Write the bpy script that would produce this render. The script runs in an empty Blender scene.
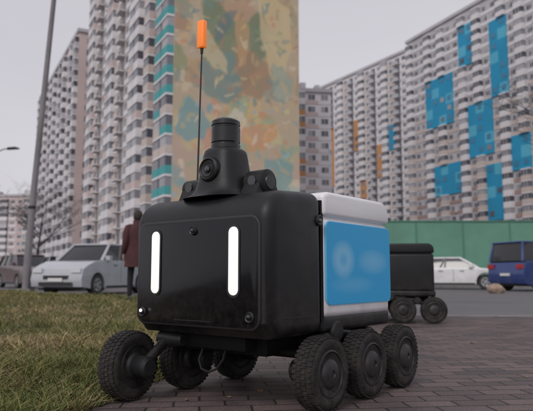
import bpy, bmesh, math, random
from mathutils import Vector, Matrix, noise
random.seed(7)
R=math.radians
scn=bpy.context.scene
COL=scn.collection

# ---------------------------------------------------------------- materials
def mat(name,col,rough=.6,metal=0,var=0,scale=5,bump=0,coat=0,emit=None,es=0,spec=.5,col2=None,bscale=None):
    m=bpy.data.materials.new(name); m.use_nodes=True
    nt=m.node_tree; b=nt.nodes["Principled BSDF"]
    b.inputs["Base Color"].default_value=(*col,1); b.inputs["Roughness"].default_value=rough
    b.inputs["Metallic"].default_value=metal; b.inputs["Coat Weight"].default_value=coat
    b.inputs["Specular IOR Level"].default_value=spec
    if emit: 
        b.inputs["Emission Color"].default_value=(*emit,1); b.inputs["Emission Strength"].default_value=es
    if var or bump:
        tc=nt.nodes.new("ShaderNodeTexCoord"); n=nt.nodes.new("ShaderNodeTexNoise")
        n.inputs["Scale"].default_value=scale; n.inputs["Detail"].default_value=6; n.inputs["Roughness"].default_value=.65
        nt.links.new(tc.outputs["Object"],n.inputs["Vector"])
        if var:
            r=nt.nodes.new("ShaderNodeValToRGB")
            c2=col2 if col2 else tuple(c*(1+var) for c in col)
            c1=tuple(c*(1-var) for c in col)
            r.color_ramp.elements[0].position=.32; r.color_ramp.elements[1].position=.68
            r.color_ramp.elements[0].color=(*c1,1); r.color_ramp.elements[1].color=(*c2,1)
            nt.links.new(n.outputs["Fac"],r.inputs["Fac"]); nt.links.new(r.outputs["Color"],b.inputs["Base Color"])
        if bump:
            n2=nt.nodes.new("ShaderNodeTexNoise"); n2.inputs["Scale"].default_value=bscale or scale*6; n2.inputs["Detail"].default_value=4
            nt.links.new(tc.outputs["Object"],n2.inputs["Vector"])
            bp=nt.nodes.new("ShaderNodeBump"); bp.inputs["Strength"].default_value=bump; bp.inputs["Distance"].default_value=.01
            nt.links.new(n2.outputs["Fac"],bp.inputs["Height"]); nt.links.new(bp.outputs["Normal"],b.inputs["Normal"])
    return m
def smudge(m,lo,hi,scale=4):
    nt=m.node_tree; b=nt.nodes["Principled BSDF"]; tc=nt.nodes.new("ShaderNodeTexCoord"); n=nt.nodes.new("ShaderNodeTexNoise")
    n.inputs["Scale"].default_value=scale; n.inputs["Detail"].default_value=8; n.inputs["Roughness"].default_value=.7; n.inputs["Distortion"].default_value=.6
    nt.links.new(tc.outputs["Object"],n.inputs["Vector"]); mr=nt.nodes.new("ShaderNodeMapRange"); mr.inputs[1].default_value=.35; mr.inputs[2].default_value=.7; mr.inputs[3].default_value=lo; mr.inputs[4].default_value=hi
    nt.links.new(n.outputs["Fac"],mr.inputs[0]); nt.links.new(mr.outputs[0],b.inputs["Roughness"])
def dust(m,col=(.12,.105,.09),z0=.05,z1=.5,amt=.45,scale=9):
    # dried dirt gathering on the lower parts (object space height = real height above ground)
    nt=m.node_tree; N=nt.nodes; L=nt.links; b=N["Principled BSDF"]; tc=N.new("ShaderNodeTexCoord"); sp=N.new("ShaderNodeSeparateXYZ"); L.new(tc.outputs["Object"],sp.inputs[0])
    mr=N.new("ShaderNodeMapRange"); mr.inputs[1].default_value=z0; mr.inputs[2].default_value=z1; mr.inputs[3].default_value=amt; mr.inputs[4].default_value=0.0; L.new(sp.outputs['Z'],mr.inputs[0])
    n=N.new("ShaderNodeTexNoise"); n.inputs["Scale"].default_value=scale; n.inputs["Detail"].default_value=9; n.inputs["Roughness"].default_value=.75; L.new(tc.outputs["Object"],n.inputs["Vector"])
    m2=N.new("ShaderNodeMapRange"); m2.inputs[1].default_value=.42; m2.inputs[2].default_value=.72; L.new(n.outputs["Fac"],m2.inputs[0])
    mu=N.new("ShaderNodeMath"); mu.operation='MULTIPLY'; L.new(mr.outputs[0],mu.inputs[0]); L.new(m2.outputs[0],mu.inputs[1])
    mx=N.new("ShaderNodeMix"); mx.data_type='RGBA'; L.new(mu.outputs[0],mx.inputs[0])
    if b.inputs["Base Color"].links: L.new(b.inputs["Base Color"].links[0].from_socket,mx.inputs[6])
    else: mx.inputs[6].default_value=b.inputs["Base Color"].default_value
    mx.inputs[7].default_value=(*col,1); L.new(mx.outputs[2],b.inputs["Base Color"])

M={}
M['rb']=mat('robot_black_plastic',(.009,.009,.0105),.40,var=.2,scale=3,bump=.10,bscale=400,spec=.34); smudge(M['rb'],.34,.52); dust(M['rb'],z0=.2,z1=.55,amt=.35)
M['rch']=mat('robot_chassis_black',(.005,.005,.006),.7,var=.3,scale=6,spec=.25)
M['rgl']=mat('robot_gloss_black',(.004,.004,.006),.14,spec=.36); smudge(M['rgl'],.09,.24,3); dust(M['rgl'],z0=.30,z1=.5,amt=.18,scale=30)
M['rrim']=mat('robot_rim',(.016,.016,.018),.35)
M['rw']=mat('robot_white_shell',(.72,.72,.75),.38,var=.05,scale=2,coat=.2); dust(M['rw'],(.30,.27,.24),.3,.6,.5,6)
M['lamp']=mat('lamp_white',(.35,.35,.35),.3,emit=(1,.965,.92),es=.80)
M['glow']=mat('lamp_small',(.9,.9,.9),.3,emit=(1,1,1),es=1.0)
M['lens']=mat('lens_glass',(.004,.004,.008),.05,coat=1)
M['rub']=mat('tyre_rubber',(.010,.010,.011),.8,var=.5,scale=14,bump=.3,col2=(.030,.028,.027),spec=.3); dust(M['rub'],z0=.0,z1=.4,amt=.5,scale=16)
M['hub']=mat('wheel_hub',(.014,.014,.016),.45,var=.3,scale=8,spec=.4); dust(M['hub'],z0=.0,z1=.4,amt=.4,scale=14)
M['met']=mat('dark_metal',(.018,.018,.020),.5,metal=.3,var=.2,scale=9)
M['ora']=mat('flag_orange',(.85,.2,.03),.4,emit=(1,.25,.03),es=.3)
M['lid']=mat('lidar_gloss',(.004,.004,.005),.12)

# ---------------------------------------------------------------- mesh builder
class MB:
    def __init__(s): s.v=[]; s.f=[]; s.m=[]; s.mats=[]
    def mi(s,m):
        if m not in s.mats: s.mats.append(m)
        return s.mats.index(m)
    def add(s,vs,fs,m,mx=None):
        o=len(s.v)
        s.v+= [tuple(mx@Vector(v)) for v in vs] if mx is not None else [tuple(v) for v in vs]
        k=s.mi(m)
        for f in fs: s.f.append([i+o for i in f]); s.m.append(k)
    def box(s,x0,x1,y0,y1,z0,z1,m,mx=None):
        s.add([(x0,y0,z0),(x1,y0,z0),(x1,y1,z0),(x0,y1,z0),(x0,y0,z1),(x1,y0,z1),(x1,y1,z1),(x0,y1,z1)],
              [(0,3,2,1),(4,5,6,7),(0,1,5,4),(1,2,6,5),(2,3,7,6),(3,0,4,7)],m,mx)
    def prism(s,poly,plane,a,b,m,mx=None):
        n=len(poly)
        def P(p,t):
            if plane=='x': return (t,p[0],p[1])
            if plane=='y': return (p[0],t,p[1])
            return (p[0],p[1],t)
        vs=[P(p,a) for p in poly]+[P(p,b) for p in poly]
        fs=[list(range(n))[::-1],list(range(n,2*n))]+[(i,(i+1)%n,n+(i+1)%n,n+i) for i in range(n)]
        s.add(vs,fs,m,mx)
    def chain(s,pts,rad,m,seg=12,cap=True,flat=None,mx=None):
        pts=[Vector(p) for p in pts]; vs=[]; fs=[]; n=len(pts)
        ref=None
        for i,p in enumerate(pts):
            d=(pts[min(i+1,n-1)]-pts[max(i-1,0)]).normalized()
            if ref is None:
                ref=Vector((1,0,0)) if abs(d.x)<.8 else Vector((0,1,0))
            u=(ref-d*ref.dot(d)).normalized(); w=d.cross(u); ref=u
            r=rad[i] if isinstance(rad,(list,tuple)) else rad
            ra,rbb=(r if isinstance(r,(list,tuple)) else (r,r))
            for k in range(seg):
                t=2*math.pi*k/seg; vs.append(p+u*math.cos(t)*ra+w*math.sin(t)*rbb)
        for i in range(n-1):
            for k in range(seg):
                a=i*seg+k; b=i*seg+(k+1)%seg; fs.append((a,b,b+seg,a+seg))
        if cap: fs.append(list(range(seg))[::-1]); fs.append([(n-1)*seg+k for k in range(seg)])
        s.add(vs,fs,m,mx)
    def lathe(s,c,ax,prof,m,seg=32,mx=None):
        c=Vector(c); ax=Vector(ax).normalized(); ref=Vector((0,0,1)) if abs(ax.z)<.8 else Vector((1,0,0))
        u=(ref-ax*ref.dot(ax)).normalized(); w=ax.cross(u); vs=[];fs=[]
        for a,r in prof:
            for k in range(seg):
                t=2*math.pi*k/seg; vs.append(c+ax*a+(u*math.cos(t)+w*math.sin(t))*max(r,1e-4))
        for i in range(len(prof)-1):
            for k in range(seg):
                a=i*seg+k;b=i*seg+(k+1)%seg; fs.append((a,b,b+seg,a+seg))
        fs.append(list(range(seg))[::-1]); fs.append([(len(prof)-1)*seg+k for k in range(seg)])
        s.add(vs,fs,m,mx)
    def build(s,name,parent=None,bevel=None,smooth=True,ang=35,loc=None,rot=None):
        me=bpy.data.meshes.new(name); me.from_pydata(s.v,[],s.f)
        for m in s.mats: me.materials.append(m)
        me.polygons.foreach_set('material_index',s.m)
        bm=bmesh.new(); bm.from_mesh(me); bmesh.ops.recalc_face_normals(bm,faces=bm.faces)
        if bevel:
            es=[e for e in bm.edges if len(e.link_faces)==2 and e.calc_face_angle(0)>R(bevel[2] if len(bevel)>2 else 40)]
            bmesh.ops.bevel(bm,geom=es,offset=bevel[0],segments=bevel[1],affect='EDGES',profile=.5,clamp_overlap=True)
        bm.to_mesh(me); bm.free()
        if smooth:
            me.polygons.foreach_set('use_smooth',[True]*len(me.polygons)); me.set_sharp_from_angle(angle=R(ang))
        o=bpy.data.objects.new(name,me); COL.objects.link(o)
        if parent: o.parent=parent
        if loc: o.location=loc
        if rot: o.rotation_euler=rot
        return o
def empty(name,loc,rz=0):
    e=bpy.data.objects.new(name,None); e.location=loc; e.rotation_euler=(0,0,rz); e.empty_display_size=.2; COL.objects.link(e); return e
def rrect(w,h,r,cx=0,cz=0,n=6):
    # counter-clockwise rounded rectangle
    p=[]
    for qx,qz,a0 in ((1,1,0),(-1,1,90),(-1,-1,180),(1,-1,270)):
        for i in range(n+1):
            a=R(a0+90*i/n); p.append((cx+qx*(w/2-r)+r*math.cos(a),cz+qz*(h/2-r)+r*math.sin(a)))
    return p

# ---------------------------------------------------------------- delivery robot
def wheel(b,c,steer=0,r=.136,w=.046):
    mx=Matrix.Translation(c)@Matrix.Rotation(steer,4,'Z')
    k=r/.136
    b.lathe((0,0,0),(1,0,0),[(-w*.82,.08*k),(-w*.98,.096*k),(-w*.99,.112*k),(-w*.86,.124*k),(-w*.6,.1295*k),(-w*.25,.1315*k),(w*.25,.1315*k),(w*.6,.1295*k),(w*.86,.124*k),(w*.99,.112*k),(w*.98,.096*k),(w*.82,.08*k)],M['rub'],48,mx)
    n=44
    for i in range(n):
        for j,(x,o) in enumerate(((-w*.68,0),(-w*.22,.5),(w*.22,0),(w*.68,.5))):
            a=2*math.pi*(i+o)/n
            m2=mx@Matrix.Rotation(a,4,'X')
            rr=.1265*k if j in(0,3) else .1305*k
            b.box(x-w*.18,x+w*.18,-.0058,.0058,rr,rr+.0050,M['rub'],m2)
    for sx in (-1,1):
        b.lathe((0,0,0),(sx,0,0),[(w*.5,.084*k),(w*.88,.086*k),(w*.95,.080*k),(w*.80,.077*k),(w*.76,.056*k),(w*.98,.050*k),(w*1.12,.040*k),(w*1.14,.014*k),(w*1.05,.012*k),(w*1.05,0)],M['hub'],36,mx)
        for i in range(5):
            a=2*math.pi*i/5
            b.lathe((0,0,0),(sx,0,0),[(w*.7,.004),(w*.84,.004),(w*.84,0)],M['met'],8,mx@Matrix.Translation((0,math.cos(a)*.066*k,math.sin(a)*.066*k)))

def blue_mat():
    m=bpy.data.materials.new('blue_panel'); m.use_nodes=True; nt=m.node_tree; N=nt.nodes; L=nt.links
    b=N["Principled BSDF"]; b.inputs["Roughness"].default_value=.5
    tc=N.new("ShaderNodeTexCoord"); sp=N.new("ShaderNodeSeparateXYZ"); L.new(tc.outputs["Object"],sp.inputs[0])
    def mth(op,a,bb=None,c=None):
        n=N.new("ShaderNodeMath"); n.operation=op
        for i,v in enumerate((a,bb,c)):
            if v is None: continue
            if isinstance(v,(int,float)): n.inputs[i].default_value=v
            else: L.new(v,n.inputs[i])
        return n.outputs[0]
    def blob(cy,cz,ry,rz):
        dy=mth('DIVIDE',mth('SUBTRACT',sp.outputs['Y'],cy),ry); dz=mth('DIVIDE',mth('SUBTRACT',sp.outputs['Z'],cz),rz)
        d=mth('ADD',mth('MULTIPLY',dy,dy),mth('MULTIPLY',dz,dz))
        n=mth('SUBTRACT',1,d); n.node.use_clamp=True; return n
    t=mth('ADD',mth('MULTIPLY',blob(.50,.565,.10,.085),.55),mth('MULTIPLY',blob(.76,.56,.15,.06),.3))
    t=mth('ADD',t,mth('MULTIPLY',blob(.50,.565,.04,.035),-.35))
    t=mth('ADD',t,mth('MULTIPLY',blob(.58,.46,.2,.04),.15))
    mx=N.new("ShaderNodeMix"); mx.data_type='RGBA'; L.new(t,mx.inputs[0])
    mx.inputs[6].default_value=(.025,.37,.72,1); mx.inputs[7].default_value=(.42,.70,.86,1)
    L.new(mx.outputs[2],b.inputs["Base Color"]); return m
M['blue']=blue_mat()
M['blueedge']=mat('blue_panel_edge',(.20,.52,.76),.5)

def robot(name,loc,rz,dark=False):
    e=empty(name,loc,rz)
    W=.365
    b=MB(); prof=[(.05,.272),(.0,.33),(-.004,.70)]
    for i in range(1,12):
        a=R(180-90*i/11); prof.append((.125+.129*math.cos(a),.70+.118*math.sin(a)))
    prof+=[(.24,.826),(.349,.830),(.352,.272)]
    b.prism(prof,'x',-W,W,M['rb']); b.build('front_shell',e,bevel=(.05,7,50),ang=30)
    b=MB(); b.prism(rrect(.655,.415,.045,0,.512),'y',-.009,.05,M['rrim']); b.build('face_rim',e,bevel=(.004,2))
    b=MB(); b.prism(rrect(.637,.397,.037,0,.512),'y',-.012,.04,M['rgl']); b.build('face_panel',e,bevel=(.003,2))
    for i,x in enumerate((-.212,.208)):
        b=MB(); b.prism(rrect(.062,.268,.029,x,.553),'y',-.0145,.0,M['rrim']); b.build('lamp_bezel_%d'%i,e)
        b=MB(); b.prism(rrect(.047,.250,.022,x,.553),'y',-.017,.0,M['lamp']); b.build('light_bar_%d'%i,e,bevel=(.003,2))
    b=MB()
    for x,z,r in ((.0,.672,.017),(-.285,.352,.02),(.285,.352,.02)):
        b.lathe((x,0,z),(0,-1,0),[(0,r),(.016,r),(.020,r*.85),(.018,r*.7)],M['rrim'],24)
        b.lathe((x,0,z),(0,-1,0),[(.01,r*.66),(.022,r*.5),(.024,0)],M['lens'],20)
    b.lathe((-.285,0,.358),(0,-1,0),[(.022,.007),(.027,.006),(.028,0)],M['glow'],16)
    b.box(-.10,.10,-.014,-.0115,.327,.330,M['rrim'])
    b.build('front_cameras',e)
    b=MB(); 
    for sx in (-1,1):
        b.lathe((sx*W,.315,.715),(sx,0,0),[(0,.022),(.006,.022),(.009,.017),(.007,.013)],M['rrim'],24); b.lathe((sx*W,.315,.715),(sx,0,0),[(.004,.012),(.010,.008),(.011,0)],M['lens'],16)
        b.box(sx*W-.002,sx*W+.002,.07,.30,.345,.348,M['rrim'])
    b.build('side_sensors',e)
    cm=M['rb'] if dark else M['rw']
    b=MB(); b.box(-W+.004,W-.004,.356,.925,.33,.734,cm); b.build('cargo_box',e,bevel=(.028,5))
    b=MB(); pr=[(.356,.737)]+[(.356,.828),(.40,.840),(.86,.842)]
    for i in range(1,7):
        a=R(90-90*i/6); pr.append((.86+.07*math.cos(a),.772+.07*math.sin(a)))
    pr+=[(.93,.737)]
    b.prism(pr,'x',-W+.001,W-.001,cm); b.build('cargo_lid',e,bevel=(.018,5,50),ang=30)
    b=MB(); b.box(-W+.02,W-.02,.36,.90,.70,.76,cm); b.box(-W+.012,W-.012,.345,.364,.32,.80,M['rch']); b.build('lid_seam',e)
    b=MB(); b.box(-W+.012,W-.012,.355,.935,.275,.345,M['rb']); b.build('rear_skirt',e,bevel=(.02,4))
    b=MB(); b.box(-.22,.22,.17,.88,.19,.285,M['rch']); b.box(-.17,.17,.10,.5,.21,.28,M['rch'])
    for yy in (.27,.60): b.chain([(-.3,yy,.2),(.33,yy,.2)],.018,M['rch'],10)
    b.build('chassis',e,bevel=(.012,2))
    if not dark:
        b=MB(); b.prism(rrect(.560,.340,.03,.648,.550),'x',W-.010,W-.0015,M['blueedge']); b.build('side_panel_edge',e)
        b=MB(); b.prism(rrect(.552,.332,.026,.648,.550),'x',W-.008,W+.0005,M['blue']); b.build('side_panel',e)
    b=MB(); cx,cy=.0,.17
    n=40; prof=[(.812,.165,.15),(.826,.135,.125),(.845,.118,.112),(.88,.105,.102),(.94,.092,.092),(.995,.083,.084),(1.012,.078,.080),(1.022,.066,.068)]
    vs=[];fs=[]
    for z,rx,ry in prof:
        for k in range(n):
            t=2*math.pi*k/n; c,s=math.cos(t),math.sin(t); p=.72
            vs.append((cx+rx*math.copysign(abs(c)**p,c),cy+ry*math.copysign(abs(s)**p,s),z))
    for i in range(len(prof)-1):
        for k in range(n): fs.append((i*n+k,i*n+(k+1)%n,(i+1)*n+(k+1)%n,(i+1)*n+k))
    fs.append([(len(prof)-1)*n+k for k in range(n)]); b.add(vs,fs,M['rb']); b.build('sensor_turret',e,ang=50)
    b=MB(); b.lathe((cx,cy,0),(0,0,1),[(1.018,.05),(1.024,.062),(1.04,.062),(1.042,.058),(1.046,.058),(1.05,.061),(1.112,.061),(1.115,.057),(1.12,.057),(1.123,.061),(1.14,.060),(1.148,.05),(1.15,0)],M['lid'],40)
    b.build('lidar',e)
    b=MB(); c=(.0,.078,.925)
    ax=(0,-1,.04)
    b.lathe(c,ax,[(-.05,.055),(.004,.052),(.014,.050),(.020,.043),(.014,.036)],M['rb'],32); b.lathe(c,ax,[(0,.035),(.017,.03),(.012,.018)],M['rrim'],24); b.lathe(c,ax,[(0,.018),(.020,.013),(.023,0)],M['lens'],16)
    b.build('turret_camera',e)
    b=MB()
    for x,y,r in ((.17,.19,.052),(-.17,.17,.042)):
        b.chain([(x-.05,y,.868),(x-.042,y,.868),(x+.042,y,.868),(x+.05,y,.868)],[r*.8,r,r,r*.8],M['rb'],28)
        b.prism([(y-r*.95,.866),(y+r*.95,.866),(y+r*1.5,.815),(y-r*1.5,.815)],'x',x-.04,x+.04,M['rb'])
        b.prism([(y-r*.5,.90),(y+r*.5,.90),(y+r*.8,.815),(y-r*.8,.815)],'x',min(x,0),max(x,0),M['rb'])
        b.lathe((x+.048,y,.868),(1,0,0),[(0,r*.6),(.006,r*.55),(.007,0)],M['rrim'],24)
        b.lathe((x,y-r*.95,.872),(0,-1,0),[(-.01,.02),(.006,.02),(.006,0)],M['lens'],20)
    b.build('side_camera_pods',e,ang=40)
    if not dark:
        b=MB(); x,y=-.195,.20
        b.chain([(x,y,.80),(x,y,.85),(x+.002,y,.86),(x+.02,y,1.50)],[.012,.010,.0045,.0035],M['met'],10)
        b.build('antenna_rod',e)
        b=MB(); b.box(x-.000,x+.040,y-.014,y+.014,1.515,1.643,M['ora']); b.build('antenna_flag',e,bevel=(.006,3))
        b=MB(); b.chain([(x+.02,y,1.49),(x+.02,y,1.517)],[.006,.008],M['met'],12); b.build('antenna_tip',e)
    Rr=.139
    for sx,ys in ((-1,(-.045,.285,.62)),(1,(.262,.585,.90))):
        X=sx*(.325 if sx<0 else .405); side='left' if sx<0 else 'right'
        for i,y in enumerate(ys):
            b=MB(); wheel(b,(X,y,Rr),steer=(R(8) if (sx<0 and i==0) else 0),r=Rr); b.build('wheel_%s_%d'%(side,i),e,ang=40)
        b=MB(); xi=X-sx*.085
        for y in ys:
            b.lathe((xi,y,Rr),(sx,0,0),[(-.045,.03),(-.035,.042),(.02,.044),(.05,.03)],M['met'],24)
        py=ys[1]-.12; pz=.275
        for (y0,z0),(y1,z1) in (((ys[0],Rr),(ys[0]+.13,.24)),((ys[0]+.13,.24),(py,pz)),((py,pz),((ys[1]+ys[2])/2,.235)),(((ys[1]+ys[2])/2,.235),(ys[1],Rr)),(((ys[1]+ys[2])/2,.235),(ys[2],Rr))):
            b.chain([(xi,y0,z0),(xi,(y0+y1)/2,(z0+z1)/2),(xi,y1,z1)],[.024,.02,.024],M['rb'],12)
        for y,z,r in ((py,pz,.045),((ys[1]+ys[2])/2,.235,.04),(ys[0]+.13,.24,.034)):
            b.lathe((xi,y,z),(sx,0,0),[(-.1,r*.7),(-.03,r),(.03,r),(.04,r*.8),(.04,0)],M['hub'],24)
        b.build('suspension_%s'%side,e,ang=40)
    b=MB(); b.chain([(-.08,.14,.22),(-.10,.13,.16),(-.085,.13,.125),(-.05,.135,.115),(-.01,.14,.13),(.02,.145,.17),(.03,.15,.22)],.005,M['met'],8); b.build('cable',e)
    return e
robot('delivery_robot',(-.276,2.333,0),R(-38))
robot('delivery_robot',(.90,6.85,0),R(-97),dark=True)

# ---------------------------------------------------------------- ground
def flat(name,poly,z,m,side=None,sm=None):
    b=MB(); n=len(poly)
    if side is None: b.add([(x,y,z) for x,y in poly],[list(range(n))],m)
    else:
        b.add([(x,y,z) for x,y in poly]+[(x,y,z-side) for x,y in poly],[list(range(n))],m)
        b.f+= [[i,(i+1)%n,n+(i+1)%n,n+i] for i in range(n)]; k=b.mi(sm); b.m+=[k]*n
    return b.build(name,smooth=False)

M['asph']=mat('asphalt',(.12,.115,.122),.8,var=.22,scale=.35,bump=.5,bscale=40)
M['soil']=mat('soil',(.075,.068,.035),.95,var=.45,scale=6,bump=.8,bscale=30,col2=(.15,.125,.065))
M['kerb']=mat('kerb_stone',(.19,.185,.19),.8,var=.25,scale=4,bump=.4)
def paving():
    m=bpy.data.materials.new('paving_bricks'); m.use_nodes=True; nt=m.node_tree; N=nt.nodes; L=nt.links; b=N["Principled BSDF"]
    tc=N.new("ShaderNodeTexCoord"); mp=N.new("ShaderNodeMapping"); mp.inputs["Rotation"].default_value=(0,0,R(-6)); L.new(tc.outputs["Object"],mp.inputs[0])
    wn=N.new("ShaderNodeTexNoise"); wn.inputs["Scale"].default_value=9; wn.inputs["Detail"].default_value=3
    L.new(tc.outputs["Object"],wn.inputs["Vector"])
    ad=N.new("ShaderNodeVectorMath"); ad.operation='MULTIPLY_ADD'; L.new(wn.outputs["Color"],ad.inputs[0]); ad.inputs[1].default_value=(.014,.014,0); L.new(mp.outputs[0],ad.inputs[2])
    br=N.new("ShaderNodeTexBrick"); L.new(ad.outputs[0],br.inputs["Vector"])
    br.inputs["Scale"].default_value=1; br.inputs["Brick Width"].default_value=.2; br.inputs["Row Height"].default_value=.1
    br.inputs["Mortar Size"].default_value=.006; br.inputs["Mortar Smooth"].default_value=.5; br.inputs["Bias"].default_value=-.1
    br.inputs["Color1"].default_value=(.145,.112,.115,1); br.inputs["Color2"].default_value=(.075,.062,.068,1); br.inputs["Mortar"].default_value=(.022,.022,.018,1)
    n1=N.new("ShaderNodeTexNoise"); n1.inputs["Scale"].default_value=1.6; n1.inputs["Detail"].default_value=8; n1.inputs["Roughness"].default_value=.7; L.new(tc.outputs["Object"],n1.inputs["Vector"])
    rp=N.new("ShaderNodeValToRGB"); rp.color_ramp.elements[0].position=.3; rp.color_ramp.elements[1].position=.7
    rp.color_ramp.elements[0].color=(.5,.5,.5,1); rp.color_ramp.elements[1].color=(1.35,1.3,1.25,1); L.new(n1.outputs["Fac"],rp.inputs[0])
    mx=N.new("ShaderNodeMix"); mx.data_type='RGBA'; mx.blend_type='MULTIPLY'; mx.inputs[0].default_value=1
    L.new(br.outputs["Color"],mx.inputs[6]); L.new(rp.outputs["Color"],mx.inputs[7])
    n2=N.new("ShaderNodeTexNoise"); n2.inputs["Scale"].default_value=130; n2.inputs["Detail"].default_value=3; L.new(tc.outputs["Object"],n2.inputs["Vector"])
    r2=N.new("ShaderNodeValToRGB"); r2.color_ramp.elements[0].position=.35; r2.color_ramp.elements[1].position=.75
    r2.color_ramp.elements[0].color=(.7,.7,.7,1); r2.color_ramp.elements[1].color=(1.6,1.5,1.45,1); L.new(n2.outputs["Fac"],r2.inputs[0])
    m2=N.new("ShaderNodeMix"); m2.data_type='RGBA'; m2.blend_type='MULTIPLY'; m2.inputs[0].default_value=1
    L.new(mx.outputs[2],m2.inputs[6]); L.new(r2.outputs["Color"],m2.inputs[7]); L.new(m2.outputs[2],b.inputs["Base Color"])
    # damp patches vary the gloss
    mr=N.new("ShaderNodeMapRange"); mr.inputs[1].default_value=.35; mr.inputs[2].default_value=.6; mr.inputs[3].default_value=.5; mr.inputs[4].default_value=.82; L.new(n1.outputs["Fac"],mr.inputs[0]); L.new(mr.outputs[0],b.inputs["Roughness"])
    sb=N.new("ShaderNodeMath"); sb.operation='MULTIPLY_ADD'; L.new(br.outputs["Fac"],sb.inputs[0]); sb.inputs[1].default_value=-1; L.new(n2.outputs["Fac"],sb.inputs[2])
    bp=N.new("ShaderNodeBump"); bp.inputs["Strength"].default_value=.7; bp.inputs["Distance"].default_value=.006; L.new(sb.outputs[0],bp.inputs["Height"]); L.new(bp.outputs[0],b.inputs["Normal"])
    return m
M['pave']=paving()
b=MB(); b.add([(-900,-300,-.12),(900,-300,-.12),(900,1500,-.12),(-900,1500,-.12)],[(0,1,2,3)],M['asph']); b.build('ground',smooth=False)
EX=lambda y:-.73+(y-2.3)*.29
pav=[(EX(-6),-6),(16,-6),(16,6.7),(EX(7.6),7.6)]
flat('brick_pavement',pav,0,M['pave'],.12,M['kerb'])
gr=[(-45,-6),(EX(-6)-.003,-6),(EX(7.6)-.003,7.6),(.6,9.4),(-1.8,12.4),(-10,21),(-45,21)]
flat('grass_soil',gr,-.004,M['soil'],.116,M['kerb'])
edge=lambda y: .05+.05*noise.noise(Vector((0,y*2.2,0)))+.035*noise.noise(Vector((5,y*9,0)))+.015*noise.noise(Vector((5,y*30,0)))
ys_=[-2+i*.03 for i in range(int(9.5/.03))]
b=MB(); vs=[];
for y in ys_: vs+=[(EX(y)-.05,y,.004),(EX(y)+max(edge(y),.0),y,.004)]
b.add(vs,[(2*i,2*i+1,2*i+3,2*i+2) for i in range(len(ys_)-1)],M['soil']); b.build('soil_edge',smooth=False)
def kerb(name,a,c,w=.1,z=.0):
    a=Vector((*a,0)); c=Vector((*c,0)); d=c-a; L=d.length; b=MB(); n=max(1,int(L/1.0)); 
    for i in range(n):
        b.box(i*L/n+.004,(i+1)*L/n-.004,0,w,-.12,z,M['kerb'])
    b.build(name,bevel=(.006,2),loc=(a.x,a.y,0),rot=(0,0,math.atan2(d.y,d.x)))
kerb('kerb',(EX(7.6),7.603),(16,6.703),.15,.006)
kerb('kerb',(-1.8,12.403),(-10,21.003),-.15,.02)
flat('far_pavement',[(2,30.2),(70,30.2),(70,31.8),(2,31.8)],0,mat('concrete',(.2,.19,.19),.85,var=.2,scale=2),.12,M['kerb'])

# ---------------------------------------------------------------- grass blades
def inpoly(x,y,p):
    c=False;j=len(p)-1
    for i in range(len(p)):
        if (p[i][1]>y)!=(p[j][1]>y) and x<(p[j][0]-p[i][0])*(y-p[i][1])/(p[j][1]-p[i][1])+p[i][0]: c=not c
        j=i
    return c
def grass():
    vs=[];fs=[];cols=[]
    green=[(.14,.145,.04),(.10,.125,.033),(.075,.10,.03),(.17,.165,.055)]; dry=[(.28,.22,.10),(.36,.285,.145),(.23,.19,.085),(.19,.145,.07),(.44,.36,.20)]
    bands=[(1.3,3.2,26000,1),(3.2,5.5,24000,1.2),(5.5,9,20000,1.6),(9,14,15000,2.2),(14,21,12000,3)]
    for y0,y1,n,sc in bands:
        k=0
        while k<n:
            y=random.uniform(y0,y1); x=random.uniform(-.52*y1-.6,1.0)
            lip= 1.3<y<7.5 and EX(y)-.1<x<EX(y)+edge(y)+.01
            if x<-.50*y-.5 or not (inpoly(x,y,gr) or lip): continue
            pn=noise.noise(Vector((x*1.1,y*1.1,0)))+.5*noise.noise(Vector((x*4,y*4,3)))
            k+=1
            if random.random()<.15-pn*.5: continue
            dn=noise.noise(Vector((x*.8+9,y*.8,5)))+.6*noise.noise(Vector((x*3.5,y*3.5,8)))
            isdry=random.random()<.52+dn*.8
            h=random.uniform(.03,.10)*(1+.9*pn); w=.0020*sc*random.uniform(.6,1.5)
            if random.random()<.04: h*=1.7
            a=random.uniform(0,6.283)+noise.noise(Vector((x*2,y*2,12)))*3; l=random.uniform(.3,1.4)*h
            if isdry: l*=1.5; h*=.75
            dx,dy=math.cos(a)*l,math.sin(a)*l
            a2=random.uniform(0,3.14); wx,wy=math.cos(a2)*w,math.sin(a2)*w
            o=len(vs); z=-.004
            vs+=[(x-wx,y-wy,z),(x+wx,y+wy,z),(x+wx*.8+dx*.4,y+wy*.8+dy*.4,z+h*.6),(x-wx*.8+dx*.4,y-wy*.8+dy*.4,z+h*.6),(x+dx,y+dy,z+h*random.uniform(.65,1.05))]
            fs+=[(o,o+1,o+2,o+3),(o+3,o+2,o+4)]
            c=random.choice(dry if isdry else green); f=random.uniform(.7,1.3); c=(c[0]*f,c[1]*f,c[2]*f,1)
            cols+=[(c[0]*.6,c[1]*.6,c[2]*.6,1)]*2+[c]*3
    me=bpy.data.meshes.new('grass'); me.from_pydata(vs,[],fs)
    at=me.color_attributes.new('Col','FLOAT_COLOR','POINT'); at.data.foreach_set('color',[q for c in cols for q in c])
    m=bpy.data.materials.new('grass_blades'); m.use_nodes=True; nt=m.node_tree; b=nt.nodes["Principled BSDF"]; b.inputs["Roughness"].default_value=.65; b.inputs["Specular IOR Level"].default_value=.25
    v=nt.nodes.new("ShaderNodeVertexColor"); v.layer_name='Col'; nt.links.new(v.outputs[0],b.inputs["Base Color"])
    me.materials.append(m); o=bpy.data.objects.new('grass',me); COL.objects.link(o)
grass()
M['leaf']=mat('dry_leaf',(.2,.13,.06),.8,var=.5,scale=20)
M['grit']=mat('grit',(.20,.18,.165),.9)
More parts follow.
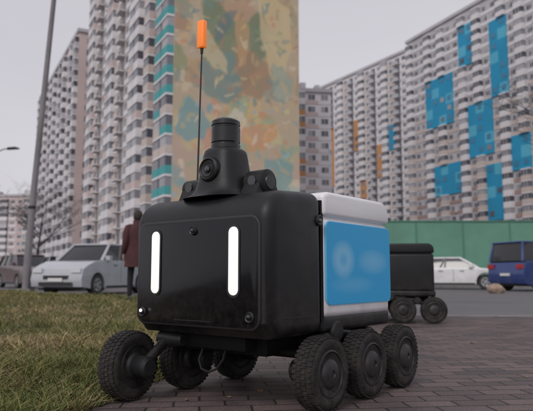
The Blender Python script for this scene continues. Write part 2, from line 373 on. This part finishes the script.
def litter():
    b=MB()
    for i in range(1500):
        y=random.uniform(1.5,9); x=random.uniform(-.5*y,.55*y)
        if random.random()<.45: x=EX(y)+.05+abs(random.gauss(0,.3)); 
        g=inpoly(x,y,gr); 
        if not g and not inpoly(x,y,pav): continue
        z=(.04 if g else .005); r=random.uniform(.006,.018) if random.random()<(.7 if g else .09) else random.uniform(.0015,.0045)
        mm=M['leaf'] if r>.0055 else M['grit']
        a=random.uniform(0,6.28); mx=Matrix.Translation((x,y,z))@Matrix.Rotation(a,4,'Z')@Matrix.Rotation(random.uniform(-.5,.5),4,'X')
        b.add([(-r,0,0),(-r*.3,-r*.5,r*.2),(r*.6,-r*.35,0),(r,0,r*.3),(r*.5,r*.4,0),(-r*.4,r*.5,r*.15)],[(0,1,2,3,4,5)],mm,mx)
    b.build('fallen_leaves',smooth=False)
litter()

# ---------------------------------------------------------------- buildings
def fm(n,c,v=.08): return mat(n,c,.85,var=v,scale=.08)  # facade colours are mixed lighter, painting in slight distance haze
F={'white':fm('facade_white',(.66,.64,.66)),'grey':fm('facade_grey',(.44,.43,.46)),'beige':fm('facade_beige',(.52,.45,.42)),'pink':fm('facade_pink',(.54,.44,.43)),
   'dark':fm('facade_dark',(.22,.21,.23)),'teal':fm('facade_teal',(.07,.32,.33)),'blue':fm('facade_blue',(.02,.27,.47)),'blue2':fm('facade_blue_light',(.09,.40,.57)),'ochre':fm('facade_ochre',(.50,.25,.11)),
   'brown':fm('facade_brown',(.34,.24,.22)),'roof':fm('roof',(.2,.2,.21))}
G=[mat('glass_%d'%i,c,.3,spec=.6) for i,c in enumerate([(.10,.105,.13),(.15,.155,.18),(.22,.22,.25),(.32,.31,.33),(.07,.07,.09)])]  # pane tones lifted: air haze is put into the glass colour
GB=mat('glass_blue',(.05,.2,.34),.3)
FR=mat('window_frame',(.62,.61,.63),.6)

def building(name,p0,p1,depth,H,fh,bw,spec,z0=-.12,wall='white',band='white',seed=1,ends=True):
    rnd=random.Random(seed)
    d=Vector((p1[0]-p0[0],p1[1]-p0[1])); L=d.length; b=MB()
    b.box(0,L,0,depth,z0,H,F[wall]); nf=int(H/fh); nb=int(L/bw); bw=L/nb
    b.box(-.4,L+.4,-.5,depth+.4,H,H+.9,F['grey']); b.box(L*.3,L*.45,depth*.3,depth*.7,H+.9,H+4,F['grey']);b.box(L*.7,L*.82,depth*.3,depth*.7,H+.9,H+3.5,F['grey'])
    for f in range(nf):
        za=f*fh
        for k in range(nb):
            xa=k*bw; t=spec(k,f,nb,nf,rnd); kind,col=t[0],t[1]
            g=rnd.choice(G)
            if kind=='L':
                pr=-1.0
                b.box(xa+.12,xa+bw-.12,pr,-.01,za+.02,za+1.25,F[col])
                b.box(xa+.18,xa+bw-.18,pr+.06,-.012,za+1.25,za+fh-.35,g)
                b.box(xa+.1,xa+bw-.1,pr-.06,-.008,za+fh-.35,za+fh-.02,F[band])
                for q in (1,2): 
                    xq=xa+.18+(bw-.36)*q/3; b.box(xq-.05,xq+.05,pr+.02,pr+.055,za+1.25,za+fh-.35,FR)
            elif kind=='O':
                b.box(xa+.1,xa+bw-.1,-1.3,-.01,za,za+.18,F[band]); b.box(xa+.12,xa+bw-.12,-1.28,-1.2,za+.18,za+1.2,F[col])
                b.box(xa+.5,xa+bw-.5,-.03,.0,za+.3,za+fh-.5,G[0])
            elif kind=='P':
                b.box(xa,xa+bw,-.35,-.01,za,za+fh,F[col])
                if rnd.random()<.55: b.box(xa+bw*.25,xa+bw*.75,-.42,-.352,za+1.0,za+fh-.55,GB if rnd.random()<.7 else g)
            else:
                b.box(xa+.02,xa+bw-.02,-.10,-.01,za+.01,za+.95,F[col])
                b.box(xa+bw*.2,xa+bw*.8,-.06,-.005,za+1.05,za+fh-.5,FR); b.box(xa+bw*.24,xa+bw*.49,-.08,-.062,za+1.13,za+fh-.58,g); b.box(xa+bw*.52,xa+bw*.76,-.08,-.062,za+1.13,za+fh-.58,rnd.choice(G))
                if rnd.random()<.10: b.box(xa+bw*.82,xa+bw*.98,-.45,-.101,za+.5,za+1.1,F['white'])
        if ends:
            for xx,sg in ((0,-1),(L,1)):
                q=2.0
                while q<depth-2 :
                    a,c=(xx-.08,xx-.001) if sg<0 else (xx+.001,xx+.08)
                    b.box(a,c,q,q+1.5,za+1.1,za+fh-.5,rnd.choice(G)); q+=3.6
    o=b.build(name,smooth=False,loc=(p0[0],p0[1],0),rot=(0,0,math.atan2(d.y,d.x))); return o,L

def specA(k,f,nb,nf,r):
    j=nb-1-k
    if j<4:
        if j in(0,1,): return ('L','teal' if (f//3)%3!=2 or r.random()<.3 else 'beige')
        if j==2: return ('W','brown')
        return ('L','beige')
    c=k%6
    if c in (0,1): return ('L','white' if r.random()<.8 else 'pink')
    if c==3: return ('O','beige')
    if c==5: return ('W','pink')
    return ('W','white')
A,LA=building('mural_tower',(-41.6,138),(-13.6,85),21.4,76,3.0,3.1,specA,wall='beige',seed=3,ends=False)
def specB(k,f,nb,nf,r):
    c=k%5
    if c in (0,3): return ('L','white' if r.random()<.7 else 'grey')
    return ('W','pink' if c==2 else 'white')
building('apartment_tower',(-82,212),(-49,151),22,64,3.0,3.3,specB,wall='pink',seed=5)
building('apartment_tower',(-150,262),(-88,250),20,34,3.0,3.6,specB,wall='pink',seed=6)
def specS(k,f,nb,nf,r):
    c=k%3
    if c==0: return ('L','ochre' if f%4<2 else 'white')
    return ('W','pink' if c==1 else 'white')
building('apartment_tower',(6.2,142),(15.8,143.2),16,45,3.0,3.2,specS,wall='white',seed=8)
def specM(k,f,nb,nf,r):
    if (k,f//4) in ((3,3),(3,4),(8,4),(9,2),(12,3)): return ('P','ochre')
    if (k,f//3) in ((6,2),(11,1),(14,5)): return ('P','blue')
    c=k%4
    if c==1: return ('L','white')
    if c==3: return ('O','grey')
    return ('W','white' if c==0 else 'beige')
building('apartment_block',(20,241),(47.5,196),18,76,2.9,3.1,specM,wall='white',seed=9)
BP=[(3,6,15,19),(8,9,20,23),(12,13,16,22),(9,11,11,15),(14,15,9,11),(4,7,8,10),(11,12,5,9),(18,20,14,20),(21,23,6,9)]
def specR(k,f,nb,nf,r):
    for a,c,d0,e in BP:
        if a<=k<=c and d0<=f<=e: return ('P','blue' if (k*3+f)%5 else 'blue2')
    c=k%5
    if c in (0,): return ('L','beige' if f<14 else 'white')
    if c==3: return ('L','white')
    return ('W','brown' if f<9 else ('beige' if f<17 else 'white'))
building('apartment_block',(45.5,187),(80,108),20,75,2.95,2.95,specR,wall='grey',seed=10)

def mural():
    nx,nz=110,260; z0,z1=4,74; W=21.36
    rnd=random.Random(21)
    import numpy as np
    U,Z=np.meshgrid(np.linspace(0,W,nx+1),np.linspace(z0,z1,nz+1))
    C=np.zeros((nz+1,nx+1,3)); C[:]=(.46,.36,.25)
    def brush(cx,cz,rx,rz,a,col,al=.8,sh=5):
        dx=(U-cx)*math.cos(a)+(Z-cz)*math.sin(a); dz=-(U-cx)*math.sin(a)+(Z-cz)*math.cos(a)
        ph=rnd.uniform(0,6); th=np.arctan2(dz/rz,dx/rx)
        d=(dx/rx)**2+(dz/rz)**2; d=d*(1+.25*np.sin(3*th+ph)+.15*np.sin(7*th+ph*2)); w=np.clip((1.1-d)*sh,0,1)*al
        for i in range(3): C[:,:,i]=C[:,:,i]*(1-w)+col[i]*w
    P_low=[(.60,.42,.18),(.55,.24,.11),(.16,.34,.36),(.60,.52,.24),(.50,.34,.28),(.28,.38,.22),(.66,.56,.42),(.30,.42,.46)]
    P_up=[(.50,.38,.20),(.22,.26,.12),(.46,.32,.17),(.14,.24,.22),(.56,.46,.24),(.36,.20,.12),(.60,.50,.34)]
    for i in range(170):
        cz=rnd.uniform(z0,z1); p=P_low if cz<27 else P_up
        brush(rnd.uniform(0,W),cz,rnd.uniform(1.0,3.4),rnd.uniform(.6,1.9),rnd.uniform(0,3.14),rnd.choice(p),rnd.uniform(.4,.75))
    g1=(.13,.19,.10);g2=(.16,.24,.22);sk=(.46,.29,.18)
    brush(10,37,5.2,6.5,.2,g1,.8); brush(8.0,31,4.2,4.0,-.3,g2,.85); brush(13,32,3,4.0,.5,(.34,.20,.11),.8)
    brush(10.5,43,2.4,3.2,.1,sk,.9); brush(10.3,46,3.2,2.4,0,(.12,.08,.05),.9); brush(5.5,35,1.5,4.5,.6,(.56,.46,.28),.75)
    brush(11,37.5,1.2,4,.1,(.5,.30,.14),.7); brush(8,39,1.0,3,-.5,(.10,.16,.18),.7)
    brush(17,39,2.8,7,.1,(.60,.48,.26),.7); brush(18,31,2,3,.1,(.22,.34,.30),.6)
    brush(3,23,2.5,3,0,(.14,.30,.34),.8); brush(14,22,3.4,2,.4,(.60,.28,.12),.8); brush(8,17,3.8,2.4,-.3,(.62,.52,.20),.8); brush(17.5,16,2.5,3,0,(.16,.32,.32),.8); brush(10,24,2,1.4,.8,(.66,.58,.46),.7); brush(5,13,3,1.8,.2,(.5,.26,.16),.7); brush(13,13,2,2.6,.2,(.2,.34,.22),.7)
    for i in range(420):
        cz=rnd.uniform(6,54); brush(rnd.uniform(0,W),cz,rnd.uniform(.25,1.1),rnd.uniform(.12,.4),rnd.uniform(0,3.14),rnd.choice(P_low if cz<27 else P_low[:2]+P_up),rnd.uniform(.35,.75))
    vs=[]
    for j in range(nz+1):
        for i in range(nx+1): vs.append((LA+.03,float(U[j,i])+.02,float(Z[j,i])))
    fs=[(j*(nx+1)+i,j*(nx+1)+i+1,(j+1)*(nx+1)+i+1,(j+1)*(nx+1)+i) for j in range(nz) for i in range(nx)]
    me=bpy.data.meshes.new('mural'); me.from_pydata(vs,[],fs)
    at=me.color_attributes.new('Col','FLOAT_COLOR','POINT'); D=np.ones((nz+1,nx+1,4)); D[:,:,:3]=C*.95+.05; at.data.foreach_set('color',D.ravel())
    m=bpy.data.materials.new('mural_paint'); m.use_nodes=True; nt=m.node_tree; b=nt.nodes["Principled BSDF"]; b.inputs["Roughness"].default_value=.85
    v=nt.nodes.new("ShaderNodeVertexColor"); v.layer_name='Col'; nt.links.new(v.outputs[0],b.inputs["Base Color"])
    me.materials.append(m); o=bpy.data.objects.new('mural',me); COL.objects.link(o); o.parent=A
mural()

# ---------------------------------------------------------------- green hoarding
M['green']=mat('green_fence',(.11,.26,.19),.65,var=.15,scale=.5)
M['green2']=mat('green_fence_post',(.07,.19,.135),.65)
b=MB()
for i in range(28):
    x=3.0+i*2.5; b.box(x+.02,x+2.48,32,32.05,.1,3.35,M['green']); b.box(x-.04,x+.04,31.97,32.08,-.1,3.38,M['green2'])
b.box(3,73,31.95,32.1,3.35,3.42,M['green2'])
b.build('green_fence',smooth=False)

# ---------------------------------------------------------------- cars
CG=mat('car_glass',(.02,.022,.026),.08,spec=.6)
HL=mat('headlight',(.55,.57,.6),.12,coat=1); TL=mat('taillight',(.35,.01,.01),.2,coat=1); TRIM=mat('car_trim',(.02,.02,.02),.5); RIM=mat('alloy',(.35,.35,.37),.35,metal=.7); PL=mat('plate',(.6,.6,.6),.5)
def car(loc,rz,paint,kind='sedan'):
    e=empty('parked_car' if kind!='van' else 'parked_van',loc,rz)
    P={'sedan':dict(L=2.25,hood=.86,belt=.96,tb=(-1.75,1.0),top=(-.95,.25),H=1.43,deck=.97,w=.88,wb=1.33),
       'suv':dict(L=2.2,hood=1.0,belt=1.1,tb=(-2.1,1.05),top=(-1.75,.35),H=1.68,deck=1.08,w=.92,wb=1.32),
       'van':dict(L=2.35,hood=1.12,belt=1.18,tb=(-2.28,1.5),top=(-2.15,.75),H=1.97,deck=1.18,w=.95,wb=1.45)}[kind]
    L=P['L'];wb=P['wb'];g=.22
    o=[(-L+.08,g+.08),(-L,.5),(-L+.02,.75),(-L+.08,P['deck']-.05),(-L+.2,P['deck']),(P['tb'][0],P['belt']+.01),(P['tb'][1],P['belt']),(P['tb'][1]+.45,P['hood']+.06),(L-.35,P['hood']-.06),(L-.1,P['hood']-.18),(L,.5),(L-.05,g+.05)]
    def arch(cx):
        return [(cx+.38*math.cos(R(a)),.33+.38*math.sin(R(a))) for a in range(-15,196,15)]
    o+= [(wb+.42,g)]+arch(wb)+[(wb-.42,g),(-wb+.42,g)]+arch(-wb)+[(-wb-.42,g)]
    b=MB(); b.prism(o,'y',-P['w'],P['w'],paint); b.build('body',e,bevel=(.09,5,55),ang=30)
    z0,z1=P['belt']-.02,P['H']-.03; wb0,wt=P['w']-.07,P['w']-.25 if kind!='van' else P['w']-.16
    b=MB(); v=[(P['tb'][0],-wb0,z0),(P['tb'][1],-wb0,z0),(P['tb'][1],wb0,z0),(P['tb'][0],wb0,z0),(P['top'][0],-wt,z1),(P['top'][1],-wt,z1),(P['top'][1],wt,z1),(P['top'][0],wt,z1)]
    b.add(v,[(0,3,2,1),(4,5,6,7),(0,1,5,4),(1,2,6,5),(2,3,7,6),(3,0,4,7)],CG); b.build('windows',e,bevel=(.04,3))
    b=MB(); b.box(P['top'][0]-.06,P['top'][1]+.08,-wt-.02,wt+.02,z1-.04,z1+.03,paint); b.build('roof',e,bevel=(.03,3))
    b=MB()
    for sy in (-1,1):
        for i,j in ((0,4),(1,5)):
            a=v[i];c=v[j]; b.chain([(a[0],sy*wb0,a[2]),(c[0],sy*wt,c[2])],[.06,.045],paint,8)
        for fx in ((.42,.5) if kind=='sedan' else (.35,.68)):
            xa=P['tb'][0]+(P['tb'][1]-P['tb'][0])*fx; xc=P['top'][0]+(P['top'][1]-P['top'][0])*(fx if kind!='sedan' else .5)
            b.chain([(xa,sy*(wb0+.005),z0),(xc,sy*(wt+.005),z1)],[.04,.035],TRIM if kind!='van' else paint,8)
        b.box(P['tb'][1]-.35,P['tb'][1]-.18,sy*(P['w']+.02)-.09,sy*(P['w']+.02)+.09,z0+.02,z0+.17,paint)
        for fx in (-.55,.35): b.box(fx-.1,fx+.1,sy*(P['w']+.012)-.012,sy*(P['w']+.012)+.012,z0-.14,z0-.11,TRIM)
        b.box(L-.30,L-.02,sy*(P['w']-.22)-.17,sy*(P['w']-.22)+.17,P['hood']-.30,P['hood']-.17,HL)
        b.box(-L-.005,-L+.2,sy*(P['w']-.17)-.15,sy*(P['w']-.17)+.172,P['deck']-.30,P['deck']-.12,TL)
        b.box(-wb+.45,wb-.45,sy*(P['w']-.01)-.02,sy*(P['w']-.01)+.02,g+.0,g+.08,TRIM)
        b.box(-.02,0,sy*(P['w'])-.004,sy*(P['w'])+.003,.35,z0-.03,TRIM)
    b.box(L-.06,L+.012,-.45,.45,.5,.62,TRIM); b.box(L-.05,L+.02,-.6,.6,.3,.42,TRIM); b.box(L,L+.03,-.26,.26,.43,.54,PL); b.box(-L-.02,-L+.02,-.26,.26,.6,.71,PL)
    b.build('trim',e,bevel=(.01,1))
    for i,x in enumerate((-wb,wb)):
        for j,sy in enumerate((-1,1)):
            b=MB(); b.lathe((x,sy*(P['w']-.11),.33),(0,sy,0),[(-.1,.2),(-.1,.31),(-.07,.33),(.07,.33),(.1,.31),(.1,.22)],TRIM,28)
            b.lathe((x,sy*(P['w']-.11),.33),(0,sy,0),[(.05,.205),(.104,.21),(.108,.19),(.102,.17),(.108,.06),(.112,0)],RIM,10)
            for q in range(5):
                an=2*math.pi*(q+.5)/5; b.lathe((x+math.cos(an)*.125,sy*(P['w']-.11),.33+math.sin(an)*.125),(0,sy,0),[(.09,.04),(.1095,.04),(.1095,0)],TRIM,8)
            b.build('wheel_%d%d'%(i,j),e)
    b=MB(); b.box(-L+.3,L-.3,-P['w']+.25,P['w']-.25,.2,.6,TRIM); b.build('underbody',e)
def paint(n,c):
    m=mat(n,c,.3,coat=.7,var=.05,scale=.8); dust(m,(.16,.14,.125),.2,1.0,.5,2.5); return m
car((-5.75,20.5,-.12),R(-108),paint('silver_paint',(.40,.41,.45)),'suv')
car((-8.7,26,-.12),R(-62),paint('navy_paint',(.03,.035,.06)),'sedan')
car((-12.3,31,-.12),R(-50),paint('brown_paint',(.10,.06,.06)),'suv')
car((-8.3,34,-.12),R(-100),paint('grey_paint',(.25,.26,.28)),'suv')
car((8.6,27.5,-.12),R(-22),paint('white_paint',(.66,.66,.68)),'sedan')
car((11.7,25.0,-.12),R(22),paint('blue_paint',(.010,.035,.16)),'van')
car((23,28,-.12),R(5),paint('red_paint',(.2,.03,.03)),'sedan')

me=bpy.data.meshes.new('boulder'); bm=bmesh.new(); bmesh.ops.create_icosphere(bm,subdivisions=4,radius=.25)
for v in bm.verts:
    n=noise.noise(v.co*3+Vector((4,2,1)))*.12+noise.noise(v.co*9)*.03; v.co=v.co*(1+n/.3); v.co.z*=.75; v.co.x*=1.2
bm.to_mesh(me); bm.free(); me.polygons.foreach_set('use_smooth',[True]*len(me.polygons)); me.materials.append(mat('boulder_stone',(.30,.22,.17),.9,var=.3,scale=4))
o=bpy.data.objects.new('boulder',me); o.location=(7.95,21,.02); COL.objects.link(o)

# ---------------------------------------------------------------- poles
M['pole']=mat('pole_concrete',(.20,.19,.20),.85,var=.15,scale=1.5)
b=MB(); b.chain([(0,0,-.12),(.02,0,1.2),(.10,0,3),(.60,0,11.5)],[.125,.115,.10,.07],M['pole'],20); b.box(-.2,.2,-.2,.2,-.12,.08,M['pole'])
b.lathe((.08,0,2.6),(0,0,1),[(0,.11),(.05,.115),(.1,.11)],M['met'],20); b.build('utility_pole',loc=(-7.55,19,0))
b=MB(); b.chain([(0,0,-.12),(0,0,1),(0,0,6.4)],[.09,.08,.06],M['pole'],14); b.chain([(0,0,6.4),(.03,0,7.2),(.25,0,7.75),(.7,0,7.95),(1.0,0,7.97)],[.05,.045,.04,.035,.035],M['pole'],10)
b.prism([(.9,7.92),(1.55,7.96),(1.6,8.02),(1.4,8.08),(.95,8.04)],'y',-.12,.12,M['met']); b.build('street_lamp',loc=(-16.3,35,0))
b=MB(); b.chain([(0,0,-.12),(0,0,9)],[.1,.06],M['pole'],14); b.chain([(0,0,9),(-.1,0,9.5),(-.8,0,9.8)],[.05,.04,.035],M['pole'],10); b.box(-1.4,-.7,-.12,.12,9.75,9.85,M['met']); b.build('street_lamp',loc=(27,40,0))

# ---------------------------------------------------------------- bare tree
M['bark']=mat('bark',(.045,.036,.034),.95,var=.3,scale=8)
def tree(name,loc,h,seed,spread=1,k0=7,thick=.022):
    rnd=random.Random(seed); b=MB()
    def br(p,d,l,r,lv):
        n=4; pts=[p]; rr=[r]; q=p.copy(); dd=d.copy()
        for i in range(n):
            dd=(dd+Vector((rnd.uniform(-.18,.18),rnd.uniform(-.18,.18),rnd.uniform(-.06,.12)))).normalized(); q=q+dd*l/n; pts.append(q.copy()); rr.append(r*(1-.55*(i+1)/n))
        b.chain(pts,rr,M['bark'],8 if lv<2 else (5 if lv<4 else 3),cap=False)
        if lv>=5: return
        k={0:k0,1:5,2:5,3:4,4:3}[lv]
        for i in range(k):
            t=rnd.uniform(.35 if lv==0 else .2,1); j=min(n-1,int(t*n)); pp=pts[j].lerp(pts[j+1],t*n-j)
            a=rnd.uniform(0,6.28); u=Vector((math.cos(a),math.sin(a),rnd.uniform(-.1,.5)))
            nd=(dd*.6+u*(.8*spread)).normalized(); br(pp,nd,l*rnd.uniform(.45,.68),max(rr[j]*.55,.005),lv+1)
    br(Vector((0,0,-.1)),Vector((0,0,1)),h,h*thick,0)
    b.build(name,loc=loc)
tree('bare_tree',(12.9,20.5,-.02),5.4,4,1.1,9,.022)
tree('bare_tree',(-16,42,-.1),4.5,9)
tree('bare_tree',(-24,50,-.1),4.5,12)
def shrubs():
    vs=[];fs=[];rnd=random.Random(5)
    for i in range(15000):
        x=rnd.uniform(-75,-6) if i%2 else rnd.uniform(-6,60); y=58+rnd.uniform(-1.5,1.5); hh=1.5+1.0*noise.noise(Vector((x*.35,0,0)))+.5*noise.noise(Vector((x*1.4,2,0)))
        z=rnd.uniform(0,max(.4,hh*1.3)); r=rnd.uniform(.05,.14); a=rnd.uniform(0,3.14); t=rnd.uniform(-1,1)
        o=len(vs); c,s=math.cos(a)*r,math.sin(a)*r
        vs+=[(x-c,y-s,z-r*t),(x+c,y+s,z-r*.5),(x+c*.5,y+s*.5,z+r),(x-c,y-s*.5,z+r*.8)]; fs.append((o,o+1,o+2,o+3))
    me=bpy.data.meshes.new('shrub_row'); me.from_pydata(vs,[],fs); me.materials.append(mat('shrub_leaves',(.08,.07,.05),.9,var=.5,scale=.6)); o=bpy.data.objects.new('shrub_row',me); COL.objects.link(o)
shrubs()

# ---------------------------------------------------------------- person
COAT=mat('coat_maroon',(.060,.018,.022),.85,var=.2,scale=6,bump=.5,bscale=25); TR=mat('trousers',(.015,.015,.02),.9,var=.2,scale=8); SK=mat('skin',(.42,.24,.17),.55); HR=mat('hair',(.02,.014,.012),.7,var=.4,scale=30,bump=.6,bscale=90); SH=mat('shoes',(.02,.02,.02),.6)
def person(loc,rz):
    e=empty('pedestrian',loc,rz)
    V=[];E=[];Rd=[]
    def add(p,r,par=None):
        V.append(p);Rd.append(r)
        if par is not None: E.append((par,len(V)-1))
        return len(V)-1
    pel=add((0,0,.93),.13); sp=add((0,-.01,1.15),.12,pel); ch=add((0,-.01,1.35),.135,sp); nk=add((0,0,1.47),.058,ch); hd=add((0,.015,1.56),.07,nk)
    hd2=add((0,.02,1.64),.085,hd)
    for s,st in ((-1,.13),(1,-.12)):
        h=add((s*.09,0,.90),.095,pel); k=add((s*.10,st*.55+.03,.50),.072,h); a=add((s*.105,st-.02,.10),.055,k)
    for s in (-1,1):
        c=add((s*.17,-.01,1.42),.065,ch); el=add((s*.235,-.04,1.14),.046,c); w=add((s*.245,.07,.92),.028,el)
    me=bpy.data.meshes.new('body'); me.from_pydata(V,E,[]); o=bpy.data.objects.new('body',me); COL.objects.link(o); o.parent=e
    sk=o.modifiers.new('Skin','SKIN'); ss=o.modifiers.new('Sub','SUBSURF'); ss.levels=2; ss.render_levels=2
    for i,d in enumerate(me.skin_vertices[0].data): d.radius=(Rd[i],Rd[i]*.9); d.use_root=(i==0)
    me.materials.append(TR)
    b=MB(); n=28
    rings=[(.66,.235,.185,0),(.82,.225,.175,0),(.95,.21,.16,0),(1.08,.192,.145,0),(1.2,.20,.145,-.005),(1.33,.215,.148,-.01),(1.41,.20,.135,-.01),(1.455,.15,.11,-.005),(1.485,.095,.09,.0),(1.55,.09,.092,.005)]
    vs=[];fs=[]
    for i,(z,rx,ry,oy) in enumerate(rings):
        for k in range(n):
            t=2*math.pi*k/n; w=1+.05*math.sin(t*5+z*9)*(1 if z<1.1 else .4)+.03*noise.noise(Vector((math.cos(t)*2,math.sin(t)*2,z*6)))
            vs.append((rx*w*math.cos(t),oy+ry*w*math.sin(t),z))
    for i in range(len(rings)-1):
        for k in range(n): fs.append((i*n+k,i*n+(k+1)%n,(i+1)*n+(k+1)%n,(i+1)*n+k))
    b.add(vs,fs,COAT)
    for s in (-1,1):
        b.chain([(s*.13,-.01,1.425),(s*.185,-.012,1.40),(s*.215,-.02,1.32),(s*.232,-.035,1.22),(s*.24,-.04,1.13),(s*.245,0,1.04),(s*.247,.05,.95),(s*.247,.066,.93)],[.06,.075,.070,.064,.060,.054,.048,.046],COAT,16)
    b.build('coat',e,ang=80)
    b=MB(); hv=bmesh.new(); bmesh.ops.create_icosphere(hv,subdivisions=4,radius=1)
    vs=[];
    for v in hv.verts:
        x,y,z=v.co; y2=y*.098; x2=x*.075; z2=z*.115
        if z<0: x2*=1+.25*z; y2*=1+.12*z
        nose=math.exp(-((x/.16)**2+((z+.12)/.2)**2))*.022 if y>0 else 0
        eye=sum(math.exp(-(((x-q)/.16)**2+((z-.08)/.12)**2)) for q in (-.38,.38))*-.008 if y>0 else 0
        mo=math.exp(-((x/.3)**2+((z+.48)/.08)**2))*.005 if y>0 else 0
        vs.append((x2,y2+nose+eye+mo+.015,z2+1.625))
    fs=[[v.index for v in f.verts] for f in hv.faces]; b.add(vs,fs,SK)
    vs2=[];
    for v in hv.verts:
        x,y,z=v.co; w=1+.05*noise.noise(v.co*5); vs2.append((x*.090*w,y*.112*w+.004,z*.122*w+1.632))
    fs2=[[v.index for v in f.verts] for f in hv.faces if not (f.calc_center_median().y>.35 and f.calc_center_median().z<.55) and f.calc_center_median().z>-.85]
    b.add(vs2,fs2,HR)
    for s in (-1,1): b.lathe((s*.078,.01,1.62),(s,0,0),[(0,.02),(.01,.028),(.018,.018)],SK,12)
    hv.free(); b.build('head',e,ang=80)
    for s in (-1,1):
        b=MB(); px,py,pz=s*.247,.075,.90
        b.chain([(px,py-.005,pz+.03),(px,py,pz),(px,py+.008,pz-.04),(px,py+.012,pz-.07)],[(.02,.026),(.018,.036),(.016,.042),(.013,.038)],SK,12)
        for i,l in enumerate((.065,.075,.07,.055)):
            yy=py-.02+.019*i+.005; b.chain([(px,yy,pz-.065),(px-s*.004,yy+.004,pz-.07-l*.45),(px-s*.014,yy+.008,pz-.07-l*.8),(px-s*.024,yy+.009,pz-.07-l)],[.009,.0085,.0075,.005],SK,8)
        b.chain([(px,py+.025,pz-.015),(px-s*.01,py+.05,pz-.045),(px-s*.014,py+.056,pz-.075)],[.012,.010,.006],SK,8)
        b.build('hand_%s'%('l' if s<0 else 'r'),e,ang=80)
    b=MB()
    for s,st in ((-1,.13),(1,-.12)):
        y=st-.02; b.chain([(s*.105,y-.08,.05),(s*.105,y-.05,.055),(s*.107,y+.04,.05),(s*.11,y+.13,.035),(s*.11,y+.18,.028)],[(.03,.035),(.045,.05),(.045,.045),(.045,.032),(.025,.02)],SH,14)
    b.build('shoes',e,ang=80)
person((-2.47,11.5,0),R(25))

# ---------------------------------------------------------------- world / light / camera
w=bpy.data.worlds.new("World"); scn.world=w; w.use_nodes=True; nt=w.node_tree; N=nt.nodes; L=nt.links; N.clear()
out=N.new("ShaderNodeOutputWorld"); sky=N.new("ShaderNodeTexSky"); sky.sky_type='NISHITA'; sky.sun_disc=False
SE,SA=R(42),R(205)
sky.sun_elevation=SE; sky.sun_rotation=SA; sky.dust_density=4
bg1=N.new("ShaderNodeBackground"); bg1.inputs[1].default_value=.05
hs=N.new("ShaderNodeHueSaturation"); hs.inputs["Saturation"].default_value=.25; L.new(sky.outputs[0],hs.inputs["Color"]); L.new(hs.outputs[0],bg1.inputs[0])
tc=N.new("ShaderNodeTexCoord"); mp=N.new("ShaderNodeMapping"); mp.inputs["Scale"].default_value=(1,1,2.5); L.new(tc.outputs["Generated"],mp.inputs[0])
cn=N.new("ShaderNodeTexNoise"); cn.inputs["Scale"].default_value=2.2; cn.inputs["Detail"].default_value=5; L.new(mp.outputs[0],cn.inputs["Vector"])
cr=N.new("ShaderNodeValToRGB"); cr.color_ramp.elements[0].position=.3; cr.color_ramp.elements[1].position=.75
cr.color_ramp.elements[0].color=(.89,.85,.93,1); cr.color_ramp.elements[1].color=(1,.96,1.02,1); L.new(cn.outputs["Fac"],cr.inputs[0])
bg2=N.new("ShaderNodeBackground"); bg2.inputs[1].default_value=.50; L.new(cr.outputs[0],bg2.inputs[0])
ad=N.new("ShaderNodeAddShader"); L.new(bg1.outputs[0],ad.inputs[0]); L.new(bg2.outputs[0],ad.inputs[1]); L.new(ad.outputs[0],out.inputs[0])
sl=bpy.data.lights.new('sun','SUN'); sl.energy=.9; sl.angle=R(20); sl.color=(1,.95,.91); so=bpy.data.objects.new('sun',sl); COL.objects.link(so)
sd=Vector((math.sin(SA)*math.cos(SE),math.cos(SA)*math.cos(SE),math.sin(SE)))
so.rotation_euler=sd.to_track_quat('Z','Y').to_euler()
cam=bpy.data.cameras.new('camera'); cam.sensor_width=36; cam.lens=36*600/533; cam.clip_end=3000; cam.clip_start=.05
cam.dof.use_dof=True; cam.dof.focus_distance=2.3; cam.dof.aperture_fstop=4.2
co=bpy.data.objects.new('camera',cam); co.location=(0,0,.5); co.rotation_euler=(R(90+6.65),0,0); COL.objects.link(co); scn.camera=co
scn.view_settings.view_transform='Standard'; scn.view_settings.look='None'; scn.view_settings.exposure=0
